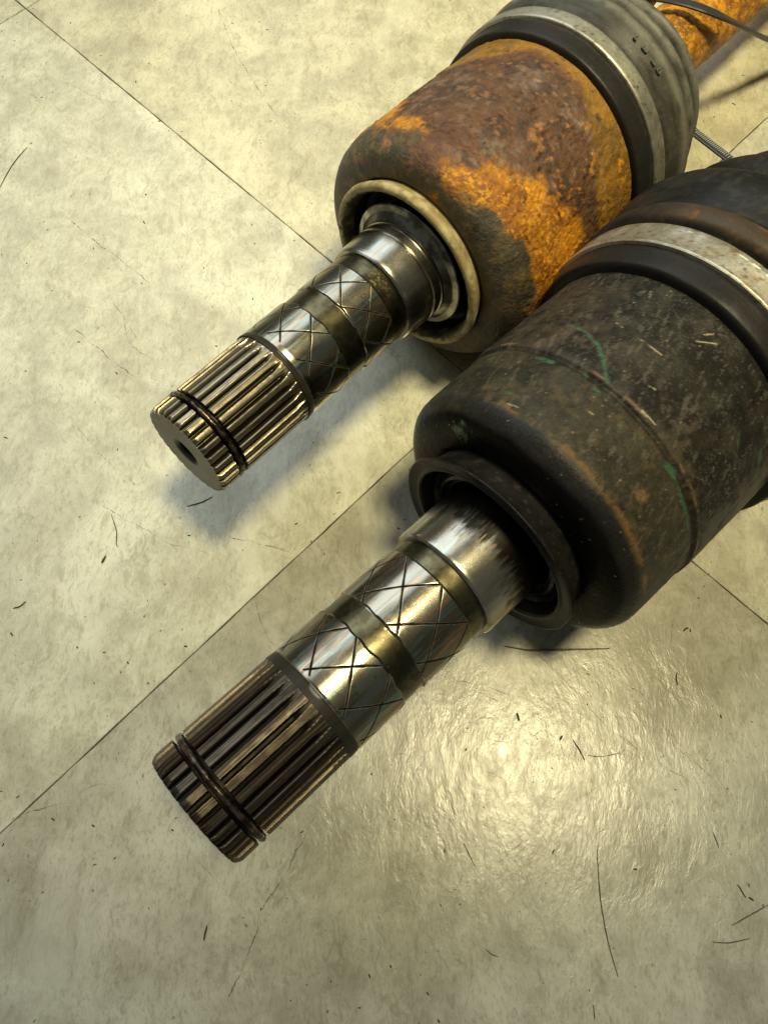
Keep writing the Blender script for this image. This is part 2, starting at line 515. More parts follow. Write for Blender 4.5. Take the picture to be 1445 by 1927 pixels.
# ---- splined end: 28 teeth with run-outs, chamfered end with a centre bore
def splined_end(parent, M, R, dark, bore, face, cham, s_end, look):
    N = 28
    depth = 1.45
    RO = 3.6 if look == 'worn' else 6.0
    prof = [(13.0, 0.05), (11.5, bore * .78), (1.2, bore * .86), (0.0, bore * 1.02)]
    prof = resample(prof, 1.2) + resample([(0.0, bore * 1.02), (0.0, face)], 1.0)[1:]
    prof += resample([(0.0, face), (cham * .5, face + (R - face) * .62), (cham, R)], 0.35)[1:]
    prof += resample([(cham, R), (7.0, R)], 0.5)[1:] + [(7.1, R - 2.2), (10.6, R - 2.2), (10.7, R)]
    prof += resample([(10.7, R), (s_end - 9, R)], 1.0)[1:] + resample([(s_end - 9, R), (s_end, R)], 0.45)[1:]
    def disp(s, t, r):
        ph = ((t * N / (2 * np.pi)) % 1.0) - 0.5                    # 0 at the groove centre
        arc = np.abs(ph) * 2 * np.pi * R / N
        dp = depth * np.clip((s_end - 0.6 - s) / RO, 0, 1)
        if look == 'worn':
            g = np.clip(dp - np.maximum(arc - 0.30, 0) * 1.9, 0, None)
            g = g + 0.10 * np.sin(np.clip(arc, 0, 2) * 2.2) * (dp > 0.6)
        else:
            g = np.clip(dp - np.maximum(arc - 0.42, 0) * 2.6, 0, None)
        crown = 0.05 * np.cos(ph * 2 * np.pi)
        lim = R - g + crown * 0
        rr = np.minimum(r, np.where(r > face - 0.9, lim, r))
        ding = fbm(np.stack([s * .35, t * 6, r * 0], 1), 1.0, 5) - .5
        return np.where(r > face - .5, rr + ding * 0.10, rr)
    def paint(P, s, t, r):
        n1 = fbm(np.stack([s * .05, t * 60, 0 * s], 1), 1.0, 3)
        n2 = fbm(P, 0.45, 9)
        ph = ((t * N / (2 * np.pi)) % 1.0) - 0.5
        tk = np.floor(t * N / (2 * np.pi) + .5).astype(int) % N
        tv = np.array([random.Random(i * 7 + (3 if look == 'worn' else 5)).random() for i in range(N)])[tk]
        arc = np.abs(ph) * 2 * np.pi * R / N
        dp = depth * np.clip((s_end - 0.6 - s) / RO, 0, 1)
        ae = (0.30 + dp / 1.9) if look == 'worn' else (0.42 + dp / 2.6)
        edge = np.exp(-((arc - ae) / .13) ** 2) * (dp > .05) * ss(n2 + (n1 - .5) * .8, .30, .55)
        n3 = fbm(P, 0.09, 19)
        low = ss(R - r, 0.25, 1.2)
        if look == 'worn':
            base = lerp((0.26, 0.23, 0.155), (0.11, 0.092, 0.055), ss(n1 * .6 + n2 * .4, .38, .66))
            base = base * (0.8 + .4 * tv)[:, None]
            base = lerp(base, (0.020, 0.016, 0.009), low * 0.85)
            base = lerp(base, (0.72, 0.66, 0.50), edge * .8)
        else:
            base = lerp((0.105, 0.088, 0.062), (0.030, 0.025, 0.019), ss(n1 * .75 + n2 * .25, .34, .62))
            base = base * (0.65 + .8 * tv)[:, None]
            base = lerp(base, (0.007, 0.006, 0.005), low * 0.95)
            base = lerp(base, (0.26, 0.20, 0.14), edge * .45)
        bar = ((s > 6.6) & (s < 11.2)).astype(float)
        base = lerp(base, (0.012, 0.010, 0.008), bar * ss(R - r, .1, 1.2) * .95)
        ff = ((s < 0.05) & (r < face + .05)).astype(float)
        base = lerp(base, (0.30, 0.29, 0.25), ff * .9)
        hole = ((s > 0.05) & (r < bore * 1.03)).astype(float)
        base = lerp(base, (0.10, 0.085, 0.06), hole)
        ro = 0.22 + 0.20 * n2 + 0.30 * ff + (0.08 if look != 'worn' else 0)
        return base, ro, np.where(ff > 0, 0.55, 0.9 if look == 'worn' else 0.82)
    return lathe('splined_end', prof, N * 28, M_SPLINE, parent, M, disp, paint, sharp=32)

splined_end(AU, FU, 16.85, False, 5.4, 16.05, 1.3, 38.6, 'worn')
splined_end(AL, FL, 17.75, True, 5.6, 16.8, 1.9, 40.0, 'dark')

# ---- retaining rings (round wire, gap at the underside)
def ring(parent, M, s0, R, wire, gap_at, gap, lump):
    V, F = [], []
    n = 150; k = 10
    P = []
    a0 = gap_at + gap / 2
    for i in range(n + 1):
        a = (a0 + (360 - gap) * i / n) * DEG
        wob = lump * (math.sin(a * 19) * .5 + math.sin(a * 31 + 1) * .5)
        P.append((Vector((s0 + wob * .5 + 0.12 * math.sin(a * 3), (R + wob) * math.cos(a), (R + wob) * math.sin(a))), a, wire * (1 + lump * math.sin(a * 23) * .6)))
    for p, a, wr in P:
        er = Vector((0, math.cos(a), math.sin(a)))
        for q in range(k):
            b = 2 * math.pi * q / k
            V.append((p + er * math.cos(b) * wr + Vector((1, 0, 0)) * math.sin(b) * wr) * MM)
    for i in range(n):
        for q in range(k):
            F.append((i * k + q, (i + 1) * k + q, (i + 1) * k + (q + 1) % k, i * k + (q + 1) % k))
    F.append(tuple(range(k))); F.append(tuple(n * k + q for q in range(k))[::-1])
    o = mesh_obj('retaining_ring', V, F, M_RING, parent, True)
    o.matrix_world = M
    return o
n_ = NT('oily_spring_wire'); o_ = n_.obj()
M_RING = n_.set(color=n_.mix(n_.step(n_.noise(o_, 260, 4), .42, .62), (0.030, 0.022, 0.018), (0.16, 0.12, 0.085)), metal=0.85,
                rough=n_.lin(n_.noise(o_, 500, 3), .3, .7, .16, .42), normal=n_.bump(n_.noise(o_, 420, 4), 0.6, 0.0003))
ring(AU, FU, 8.7, 16.15, 0.92, -62, 14, 0.12)
ring(AL, FL, 8.9, 17.05, 1.05, -100, 8, 0.08)

# ---- bearing journal with rolled oil grooves
def journal(parent, M, R, s0, s1, band, pol_end, hs, node, tone, shw=2.4):
    prof = resample([(s0 - 1.2, R - 2.5), (s0 - 1.1, R + .05), (s0 - .6, R + .10), (s0 + shw - .4, R - .05), (s0 + shw, R - .2), (s0 + 2.7, R)], .2)
    prof += resample([(s0 + 2.7, R), (s1, R)], 0.20)[1:]
    k = 22.5 / hs
    def gro(s, t):
        a = np.degrees(t)
        v = np.abs((((a - node[1]) - k * (s - node[0]) + 22.5) % 45) - 22.5)
        w = np.abs((((a - node[1]) + k * (s - node[0]) + 22.5) % 45) - 22.5)
        q = np.minimum(v, w) * DEG * R * 0.707
        wv = 0.34 + 0.05 * np.sin(s * 1.7 + t * 5)
        return ss(q, wv, wv * .6) * ((s > s0 + 3.0) & (s < pol_end - .1))
    def edges(s, t):
        e = .35 * np.sin(t * 7) * .5 + .2 * np.sin(t * 17 + 1)
        return ss(s, band[0] + e - .25, band[0] + e + .25) * ss(s, band[1] + e * .6 + .25, band[1] + e * .6 - .25)
    def disp(s, t, r):
        b = edges(s, t)
        g = gro(s, t) * (1 - b)
        c = ss(s, pol_end - .15, pol_end + .15)
        und = (fbm(np.stack([s * .05, 3 * np.cos(t), 3 * np.sin(t)], 1), 1.0, 31) - .5) * .10
        return r - g * .06 - b * .55 - c * .22 + und
    def paint(P, s, t, r):
        b = edges(s, t); g = gro(s, t) * (1 - b)
        c = ss(s, pol_end - .15, pol_end + .15)
        sh = ss(s, s0 + shw + .4, s0 + shw)
        # stain streaks: follow the axis
        q = np.stack([s * .035, 8.5 * np.cos(t), 8.5 * np.sin(t)], 1)
        st = fbm(q, 1.0, 41, 4); st2 = fbm(q * 2.1, 1.0, 77, 4)
        mix = fbm(P, .16, 8)
        base = np.broadcast_to(np.array([0.34, 0.315, 0.25]), (len(s), 3))
        base = lerp(base, (0.17, 0.15, 0.10), ss(st, .40, .60) * .85)
        base = lerp(base, (0.26, 0.37, 0.34), ss(st2, .56, .68) * .7)
        base = lerp(base, (0.50, 0.30, 0.17), ss(1 - st2, .58, .70) * .55 * tone)
        base = lerp(base, (0.16, 0.14, 0.10), ss(st * .5 + mix * .5, .60, .72) * .6)
        ro = .16 + .14 * mix + .10 * ss(st, .5, .7)
        mb = fbm(P, .35, 51)
        matt = lerp((0.135, 0.12, 0.068), (0.075, 0.066, 0.038), ss(mb, .36, .66))
        mm = np.clip(b + c, 0, 1)
        base = lerp(base, matt, mm)
        base = lerp(base, (0.022, 0.021, 0.017), sh * .96)
        ro = ro * (1 - mm) + mm * .30
        ro = ro * (1 - sh) + sh * .46
        ad = np.degrees(t)
        if parent is AU:      # faint stamped dots beside the collar
            dots = ss(vnoise(np.stack([s * 1.7, ad * .55, 0 * s], 1), 1.0, 5), .55, .7) * (s > 80.6) * (s < 85.4) * (ad > 97) * (ad < 131)
            base = lerp(base, (0.34, 0.29, 0.15), dots * .75)
            chip = ss(np.hypot((s - 40.2) / 1.3, (ad - 107 + 3 * np.sin(s * 4)) / 8.5) + (mb - .5) * .9, 1.0, .6)
        else:
            chip = ss(np.hypot((s - 42.0) / 1.2, (ad - 92) / 10.) + (mb - .5) * .9, 1.0, .5) * .6
        base = lerp(base, (0.30, 0.32, 0.31), chip * .6)
        # bright burnished edges of the band
        eb = np.exp(-((s - band[1]) / .28) ** 2) * ss(fbm(np.stack([s, t * 4, 0 * s], 1), 1, 3), .5, .6)
        base = lerp(base, (0.75, .75, .7), eb * .7)
        base = lerp(base, (0.003, 0.0025, 0.002), g * .99)
        ro = ro * (1 - g) + g * .95
        met = np.clip(1 - g, 0, 1) * (1 - .75 * sh * (1 - chip))
        # drops and pits
        for (ds, dt, dr) in DROPS[0 if parent is AU else 1]:
            d = np.hypot(s - ds, (np.degrees(t) - dt) * DEG * R)
            base = lerp(base, (0.05, .04, .02), np.exp(-((d - dr) / .16) ** 2) * .8)
            base = lerp(base, (0.8, .75, .6), np.exp(-(d / (dr * .6)) ** 2) * .5)
        return base, ro, met
    return lathe('bearing_journal', prof, 620, M_STEEL, parent, M, disp, paint, sharp=60)
DROPS = ([(74.8, 112, .7), (75.6, 119, .35), (73, 118, .3)],
         [(66.5, 93, .55), (68.5, 90, .4), (71, 101, .3), (73, 104, .3), (50, 111, .35), (49.5, 118, .3), (56, 118, .3), (60.5, 120, .35), (59, 124, .3), (71, 107, .25), (64, 99, .25), (46, 100, .3)])
journal(AU, FU, 17.24, 39.2, 86.6, (57.0, 65.8), 79.6, 6.9, (45.3, 83.0), .7, 0.9)
journal(AL, FL, 17.80, 40.2, 92.2, (59.4, 67.2), 86.2, 8.35, (53.1, 98.0), 1.0, 1.9)

# ---- bearing collars
def collar_paint(dirty, s_dirty):
    def paint(P, s, t, r):
        q = np.stack([s * .04, 8 * np.cos(t), 8 * np.sin(t)], 1)
        st = fbm(q, 1.0, 141, 4); st2 = fbm(q * 1.9, 1., 99, 4); mx = fbm(P, .22, 6)
        base = np.broadcast_to(np.array([0.38, 0.36, 0.30]), (len(s), 3))
        base = lerp(base, (0.33, 0.29, 0.20), ss(st, .45, .66) * .8)
        base = lerp(base, (0.42, 0.52, 0.50), ss(st2, .56, .7) * .5)
        ro = .17 + .14 * mx
        if dirty:
            q2 = np.stack([s * .22, 30 * np.cos(t), 30 * np.sin(t)], 1)
            n = fbm(q2, 1., 5)
            d = ss(s + (n - .5) * 13 + (mx - .5) * 8, s_dirty - 3, s_dirty + 5)
            base = lerp(base, (0.010, 0.008, 0.006), d * .95)
            ro = ro + d * .12
            base = lerp(base, (0.30, 0.20, 0.10), ss(st, .55, .65) * (1 - d) * .5)
        return base, ro, 1.0 if not dirty else 0.95
    return paint
lathe('bearing_collar', resample([(86.0, 16.8), (86.1, 18.0), (86.9, 18.55), (88.0, 18.7), (97.4, 19.1), (97.9, 18.5), (98.6, 18.4), (99.0, 19.0), (101.4, 19.1), (101.8, 18.4), (102.3, 18.5), (102.6, 19.2), (105.0, 19.4), (120, 19.4)], .5),
      256, M_STEEL, AU, FU, None, collar_paint(False, 0), sharp=40)
lathe('bearing_collar', resample([(91.8, 17.2), (91.9, 18.7), (92.6, 19.2), (93.4, 19.3), (106.5, 19.4), (125, 19.4)], .4),
      400, M_STEEL, AL, FL, None, collar_paint(True, 102.0), sharp=40)
# slinger disc behind the collar of the rusty axle
def p_const(c, ro, me, var=.35, sc=.3, c2=None):
    def f(P, s, t, r):
        n = fbm(P, sc, 12)
        a = np.broadcast_to(np.array(c, float), (len(s), 3))
        b = np.array(c2 if c2 is not None else [x * (1 - var) for x in c], float)
        return lerp(a, b, ss(n, .35, .65)), ro + (n - .5) * .15, me
    return f
lathe('slinger_ring', resample([(103.4, 19.3), (104.0, 20.0), (105.4, 21.6), (106.0, 23.8), (106.4, 24.1), (106.7, 23.9), (106.9, 21.0), (109.5, 19.3)], .4), 200, M_STEEL, AU, FU,
      None, p_const((0.34, 0.34, 0.31), .30, 1.0, c2=(.12, .11, .09)), sharp=50)

# ---- seals
def cream_paint(P, s, t, r):
    n = fbm(P, .22, 4); n2 = fbm(P, .6, 14)
    base = lerp((0.46, 0.40, 0.21), (0.33, 0.26, 0.11), ss(n, .4, .62))
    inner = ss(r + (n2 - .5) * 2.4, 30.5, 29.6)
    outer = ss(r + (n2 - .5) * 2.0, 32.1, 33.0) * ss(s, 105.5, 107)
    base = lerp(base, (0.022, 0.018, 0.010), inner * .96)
    base = lerp(base, (0.26, 0.18, 0.06), outer * .8)
    th = np.degrees(t)
    base = lerp(base, (0.20, 0.15, 0.07), ss(fbm(P, .4, 66, 4), .50, .64) * .6)
    dirt = ss(n2, .52, .66) * np.exp(-((((th - 0 + 180) % 360) - 180) / 40.) ** 2)
    base = lerp(base, (0.05, .04, .025), dirt * .8)
    return base, .42 + .2 * n2, 0.0
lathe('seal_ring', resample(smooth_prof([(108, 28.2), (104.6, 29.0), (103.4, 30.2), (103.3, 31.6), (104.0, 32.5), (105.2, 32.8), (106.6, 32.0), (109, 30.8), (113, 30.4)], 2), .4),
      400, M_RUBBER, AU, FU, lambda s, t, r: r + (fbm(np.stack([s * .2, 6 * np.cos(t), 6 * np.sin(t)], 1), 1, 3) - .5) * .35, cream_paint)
lathe('inner_seal', resample([(107.5, 28.4), (109, 28.0), (113, 27.4), (114, 26.0), (112.5, 24.5), (114.0, 23.5), (115, 22.0), (114.0, 20.6), (117, 19.6)], .5), 160, M_RUBBER, AU, FU,
      None, p_const((0.016, 0.014, 0.011), .35, 0.0), sharp=60)
def lip_paint(P, s, t, r):
    n = fbm(P, .14, 4); n2 = fbm(P, .7, 14)
    base = lerp((0.015, 0.014, 0.012), (0.008, 0.0075, 0.006), ss(n, .4, .62))
    base = lerp(base, (0.05, 0.045, 0.03), ss(n2, .62, .75) * .5)
    return base, .26 + .18 * n, 0.0
lathe('seal_ring', resample(smooth_prof([(120, 26.0), (115, 26.9), (112.4, 27.6), (111.0, 28.0), (110.6, 28.3), (110.5, 28.9), (111.0, 29.6), (110.6, 31.4), (110.1, 32.8), (110.3, 33.2), (110.8, 33.2), (111.8, 31.8), (114, 30.6), (118, 29.8), (124, 29.0)], 1), .4),
      300, M_RUBBER, AL, FL, None, lip_paint)
lathe('inner_seal', resample([(119, 26.6), (115, 26.3), (114, 25.2), (116, 24.2), (115, 23.4), (114.6, 22.4), (117, 21.4), (116.4, 20.4), (121, 19.6)], .5), 160, M_RUBBER, AL, FL,
      None, p_const((0.014, 0.013, 0.012), .25, 0.0), sharp=60)

# ---- joint housings
def rust_paint(P, s, t, r):
    th = np.degrees(t)
    n1 = fbm(P, .055, 21); n2 = fbm(P, .16, 22, 5); n3 = fbm(P, .5, 23, 4); n4 = fbm(P, 1.1, 27, 3)
    w = (n1 - .5) * 16 + (n2 - .5) * 20 + (n3 - .5) * 5
    grey = lerp((0.062, 0.055, 0.038), (0.115, 0.088, 0.048), ss(n2, .4, .65))
    grey = lerp(grey, (0.22, 0.14, 0.035), ss(n3, .56, .7) * .45)
    orange = lerp((0.50, 0.205, 0.014), (0.27, 0.10, 0.014), ss(n2 * .65 + n3 * .35, .40, .62))
    orange = lerp(orange, (0.74, 0.35, 0.02), ss(n4 * .6 + n3 * .4, .52, .64) * .8)
    brown = lerp((0.125, 0.060, 0.028), (0.070, 0.040, 0.024), ss(n2, .4, .62))
    brown = lerp(brown, (0.17, 0.13, 0.095), ss(n1 * .5 + n3 * .5, .52, .66) * .75)
    brown = lerp(brown, (0.34, 0.12, 0.018), ss(n2 * .4 + n3 * .6, .56, .68) * .45)
    ochre = lerp((0.30, 0.150, 0.018), (0.19, 0.105, 0.020), ss(n2, .42, .62))
    # boundaries along the axis as they change round the housing
    edge = np.interp(th % 360, [0, 45, 60, 75, 85, 99, 117, 140, 155, 174, 200, 360], [112, 117, 115, 116, 113, 108, 112, 116, 116, 119, 118, 112])
    band = np.interp(th % 360, [0, 40, 60, 75, 88, 100, 116, 130, 148, 165, 190, 360], [22, 16, 10, 5, 6, 11, 17, 22, 27, 30, 26, 22])
    back = np.interp(th % 360, [0, 50, 66, 80, 110, 130, 150, 180, 360], [168, 160, 164, 174, 172, 164, 158, 158, 168])
    base = lerp(grey, orange, ss(s + w * .6, edge + .5, edge + 4.5))
    toB = ss(s + w * .9, edge + band - 3, edge + band + 3)
    thin = ss(n2 + (n3 - .5) * .6, .52, .62) * (1 - toB) * ss(th, 100, 85)
    base = lerp(base, brown, np.clip(toB + thin * .8, 0, 1))
    spots = ss(n2 * .5 + n3 * .5, .57, .64) * toB * ss(th % 360, 95, 130)
    base = lerp(base, orange, spots * .55)
    base = lerp(base, ochre, ss(s + w * .35, back - 2, back + 2) * .92)
    # reddish-brown strip down to the front on the top side
    strip = np.exp(-((th - 88 + (n2 - .5) * 18) / 9.) ** 2) * ss(s, 106, 112) * ss(s, 132, 124)
    base = lerp(base, (0.10, 0.042, 0.020), strip * .85)
    # bare grey-black pits
    base = lerp(base, (0.03, 0.022, 0.014), ss(fbm(P, .42, 61, 3), .70, .78) * .8)
    # oval blister
    d = np.hypot((s - 173.5 - (n2 - .5) * 2) / 1.5, (th - 147) * DEG * 45 / 3.9)
    base = lerp(base, (0.75, 0.34, 0.012), np.exp(-((d - .9) / .25) ** 2) * .8 * ss(n3, .40, .52))
    # paint line scuff
    base = lerp(base, (0.34, 0.22, 0.14), np.exp(-((s - 163 - (n2 - .5) * 6) / .6) ** 2) * ss(n3, .45, .6) * .5)
    wet = ss(n3, .45, .6) * ss(s, 112, 118)
    ro = .50 - .16 * wet + .14 * (n2 - .5)
    return base, ro, 0.0
def rust_disp(s, t, r):
    P = np.stack([s, r * np.cos(t), r * np.sin(t)], 1)
    on = ss(s, 112, 120)
    d = (fbm(P, .10, 22, 4) - .5) * 1.1 + (fbm(P, .5, 23, 3) - .5) * .38
    d = d * (on * .8 + .2)
    calm = 1 - .6 * ss(s, 156, 170)
    d = d - .45 * ss(fbm(P, .34, 61, 3), .60, .72) * on + .35 * ss(fbm(P, .16, 22, 5), .50, .56) * on
    d = d - .30 * np.exp(-((s - 164.5) / .8) ** 2)
    th = np.degrees(t)
    q = np.hypot((s - 173.5) / 1.5, (th - 147) * DEG * 45 / 3.9)
    return r + d * calm + .35 * np.exp(-(q / .95) ** 4)
lathe('joint_housing', resample(smooth_prof([(115, 31.2), (109.6, 31.3), (108.8, 32), (108.6, 35), (109.2, 38.6), (110.8, 41.4), (114, 43.6), (119, 44.8), (126, 45.2), (150, 45.4), (180, 45.4)], 2), .55),
      560, M_RUST, AU, FU, rust_disp, rust_paint)

GREEN = [([(161.9, 56.8), (161.7, 64.1), (159.2, 72.3), (156.0, 77.6), (150.4, 85.4)], .75, .8),
         ([(147.1, 58.9), (147.4, 65.0)], 1.1, .9), ([(149.3, 77), (148.4, 79)], .6, .7), ([(146.7, 83.7), (146.9, 86)], .8, .8),
         ([(131.4, 61.8), (131.6, 64)], .6, .7), ([(147.0, 120.2), (147.6, 125.2), (146.9, 134.6), (146.6, 146.6)], .9, .65),
         ([(147.4, 119.5), (148.2, 124)], 1.8, .7), ([(180.4, 143.9), (178.0, 154.8)], 1.3, .6), ([(173.7, 129.6), (169.9, 136.6)], .7, .5)]
PALE = [([(169.2, 70.6), (169, 74)], .25, .6), ([(168.6, 79.5), (168.3, 90.7)], .22, .7), ([(179.7, 95.1), (183.7, 100.5)], .3, .9), ([(183.1, 95.4), (185.5, 97.3)], .3, .9),
        ([(150.9, 100), (151.2, 106)], .35, .8), ([(158, 96), (158.6, 98)], .2, .7), ([(140, 88), (140.5, 91)], .2, .6), ([(128, 66), (128.6, 70)], .25, .6), ([(186, 70), (183, 72)], .2, .5)]
def segd(s, a, pts, R=46.0):
    d = np.full(len(s), 1e3)
    x = s; y = a * DEG * R
    for (s0, a0), (s1, a1) in zip(pts[:-1], pts[1:]):
        ax, ay, bx, by = s0, a0 * DEG * R, s1, a1 * DEG * R
        h = np.clip(((x - ax) * (bx - ax) + (y - ay) * (by - ay)) / max(1e-6, (bx - ax) ** 2 + (by - ay) ** 2), 0, 1)
        d = np.minimum(d, np.hypot(x - ax - h * (bx - ax), y - ay - h * (by - ay)))
    return d
def dark_paint(P, s, t, r):
    th = np.degrees(t)
    n1 = fbm(P, .05, 31); n2 = fbm(P, .16, 32, 5); n3 = fbm(P, .55, 33, 4); n4 = fbm(P, 1.3, 37, 3)
    base = lerp((0.034, 0.032, 0.023), (0.016, 0.0155, 0.012), ss(n2, .38, .62))
    base = lerp(base, (0.080, 0.060, 0.036), ss(n1 * .6 + n3 * .4, .50, .66) * .7)
    base = lerp(base, (0.13, 0.115, 0.08), ss(fbm(P, 2.2, 39, 3), .58, .76) * .32)
    front = ss(s, 150, 146)
    base = lerp(base, (0.040, 0.038, 0.020), front * .45)
    base = lerp(base, (0.085, 0.066, 0.030), front * ss(n2 * .6 + n3 * .4, .50, .64) * .6)
    base = lerp(base, (0.014, 0.013, 0.010), ss(fbm(P, .09, 55, 4), .50, .66) * .6)
    sc_ = ss(fbm(np.stack([s * .25, t * 46 + s * .3, 0 * s], 1), 1.0, 58, 3), .66, .74)
    base = lerp(base, (0.12, 0.11, 0.08), sc_ * .45)
    # black face round the neck, grease with its shade painted in, brown rubbed edge
    face = ss(s + (n2 - .5) * 2.5, 126.4, 125.0)
    blk = ss(r + (n1 - .5) * 4, 43.6, 41.0) * ss(s, 130, 126)
    side = ss(th % 360, 66, 50)
    base = lerp(base, (0.020, 0.0195, 0.018), face * (.94 - .7 * side))
    base = lerp(base, (0.004, 0.0038, 0.0034), blk * .98)
    rim = np.exp(-((s - 124.0) / 1.9) ** 2)
    base = lerp(base, (0.016, 0.016, 0.015), rim * .85)
    rub = np.exp(-((s - 127.0 - (n3 - .5) * 3) / .9) ** 2) * ss(n2 + (n3 - .5) * .7, .40, .56) * ss(th % 360, 48, 62)
    base = lerp(base, (0.22, 0.115, 0.036), rub * .5)
    sd = np.hypot(s - 160, (th - 122) * DEG * 46) + (n2 - .5) * 5
    base = lerp(base, (0.022, 0.018, 0.012), ss(sd, 5.2, 3.2) * .8)
    bp = np.hypot((s - 136), (th - 121) * DEG * 46) + (n3 - .5) * 3
    base = lerp(base, (0.26, 0.15, 0.05), ss(bp, 2.4, 1.4) * .5)
    base = lerp(base, (0.30, 0.19, 0.08), np.exp(-((s - 150.6) / .35) ** 2) * ss(n2, .52, .62) * .5)
    base = lerp(base, (0.015, 0.013, 0.009), np.exp(-((s - 148.6) / .7) ** 2) * .75 * ss(fbm(P, .05, 3, 2), .32, .55))
    for pts, wd, am in GREEN:
        d = segd(s, th, pts) + (n3 - .5) * 1.3 + (n4 - .5) * .8
        base = lerp(base, (0.045, 0.115, 0.060), ss(d, wd * .9, wd * .3) * am * ss(n3, .28, .44))
    gp = ss(np.hypot(s - 112, (th - 46) * DEG * 42) + (n2 - .5) * 16 + (n3 - .5) * 8, 7, 3)
    base = lerp(base, (0.060, 0.17, 0.075), gp * .75)
    for pts, wd, am in PALE:
        d = segd(s, th, pts) + (n4 - .5) * .3
        base = lerp(base, (0.42, 0.35, 0.20), ss(d, wd, wd * .4) * am)
    ro = .50 + .2 * (n2 - .5) - .16 * face - .04 * blk
    # dust flecks
    fl = ss(fbm(P, 2.4, 71, 2), .84, .90)
    base = lerp(base, (0.36, 0.32, 0.22), fl * .5)
    return base, ro, 0.0
def dark_disp(s, t, r):
    P = np.stack([s, r * np.cos(t), r * np.sin(t)], 1)
    return r + (fbm(P, .12, 32, 4) - .5) * .35 + (fbm(P, .6, 33, 2) - .5) * .10 - .30 * np.exp(-((s - 148.8) / .9) ** 2) * ss(fbm(P, .05, 3, 2), .35, .6)
HLP = smooth_prof([(124, 26), (120.6, 28.6), (119.4, 30.4), (119.0, 33), (119.2, 37), (120.0, 40.2), (121.8, 42.8), (124.2, 44.6), (127, 45.2), (132, 45.3), (148, 45.5)], 2)
lathe('joint_housing', resample(HLP + [(149.2, 45.5), (149.9, 46.2), (152, 46.4), (200, 46.5)], .5), 600, M_PAINT, AL, FL, dark_disp, dark_paint)

# ---- boots, clamps, shafts
def boot_paint(c1, c2, dust, rust=None, black_until=None, crests=()):
    def f(P, s, t, r):
        n1 = fbm(P, .06, 81); n2 = fbm(P, .2, 82, 4); n3 = fbm(P, .8, 83, 3)
        q = np.stack([s * .9, 5 * np.cos(t), 5 * np.sin(t)], 1)
        st = fbm(q, 1., 84)
        base = lerp(c1, c2, ss(n1 * .5 + st * .5, .38, .62))
        base = lerp(base, dust, ss(n2 * .5 + n3 * .5, .50, .68) * .6)
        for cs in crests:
            crest_pale = np.exp(-((s - cs - (n1 - .5) * 2) / 1.5) ** 2) * ss(n2 * .5 + st * .5, .30, .52)  # paler broken band along each fold crest
            base = lerp(base, (0.27, 0.265, 0.215), crest_pale * .5)
        if rust:
            k = ss(s, rust[0], rust[0] + 1) * ss(s, rust[1], rust[1] - 1)
            thd = np.degrees(t)
            rr_ = lerp((0.060, 0.045, 0.028), (0.15, 0.072, 0.026), ss(n2 * .6 + n3 * .4 + .16 * ss(thd, 76, 104), .50, .66))
            base = lerp(base, rr_, k * ss(thd + (n2 - .5) * 30, 35, 62) * .9)
        if black_until:
            base = lerp(base, (0.016, 0.015, 0.013), ss(s, black_until + .6, black_until - .2) * .9)
        return base, .42 + .2 * (n2 - .5), 0.0
    return f
def boot_disp(s, t, r):
    P = np.stack([s, r * np.cos(t), r * np.sin(t)], 1)
    return r + (fbm(P, .05, 88, 3) - .5) * .8
DU = 0.0
bu = smooth_prof([(178.2, 45.2), (178.3, 47.4), (179.3, 48.2), (185.4, 48.6), (186, 48.6), (193.2, 48.8), (194.0, 47.2), (195.2, 46.2), (196.6, 47.6), (201, 49.6), (205.2, 51.4), (207.4, 51.0), (209.2, 48.6), (210.4, 43.4), (212.0, 40.6),
                  (215.0, 43.2), (218.2, 46.0), (220.2, 45.6), (221.8, 41.6), (223.2, 36.6), (225.6, 34.6), (228.6, 37.6), (232.2, 40.6), (234.0, 39.8), (235.4, 34.0), (238, 25), (240, 18), (241, 17.0), (242, 16.6), (246, 16.5), (249, 16.5), (249.4, 15.0)], 2)
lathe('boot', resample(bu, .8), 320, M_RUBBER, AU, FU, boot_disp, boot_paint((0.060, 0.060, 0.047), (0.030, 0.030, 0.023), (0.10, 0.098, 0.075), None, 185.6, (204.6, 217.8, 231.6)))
def clamp_paint(c1, c2, rusty):
    def f(P, s, t, r):
        n1 = fbm(P, .09, 91); n2 = fbm(P, .35, 92, 4); n3 = fbm(P, 1.2, 93, 3)
        base = lerp(c1, c2, ss(n1 * .5 + n2 * .5, .40, .62))
        base = lerp(base, rusty, ss(n2 * .6 + n3 * .4, .56, .68) * .7)
        base = lerp(base, (.04, .035, .02), ss(n3, .68, .76) * .6)
        return base, .36 + .22 * n2, .72
    return f
lathe('boot_clamp', resample([(186.2, 48.7), (186.3, 49.7), (186.9, 50.0), (192.2, 50.2), (192.9, 49.9), (193.0, 48.8)], .6), 360, M_BAND, AU, FU,
      lambda s, t, r: r + (fbm(np.stack([s * .3, 6 * np.cos(t), 6 * np.sin(t)], 1), 1, 3) - .5) * .3, clamp_paint((0.40, 0.39, 0.31), (0.26, 0.25, 0.19), (0.16, 0.14, 0.09)), sharp=60)
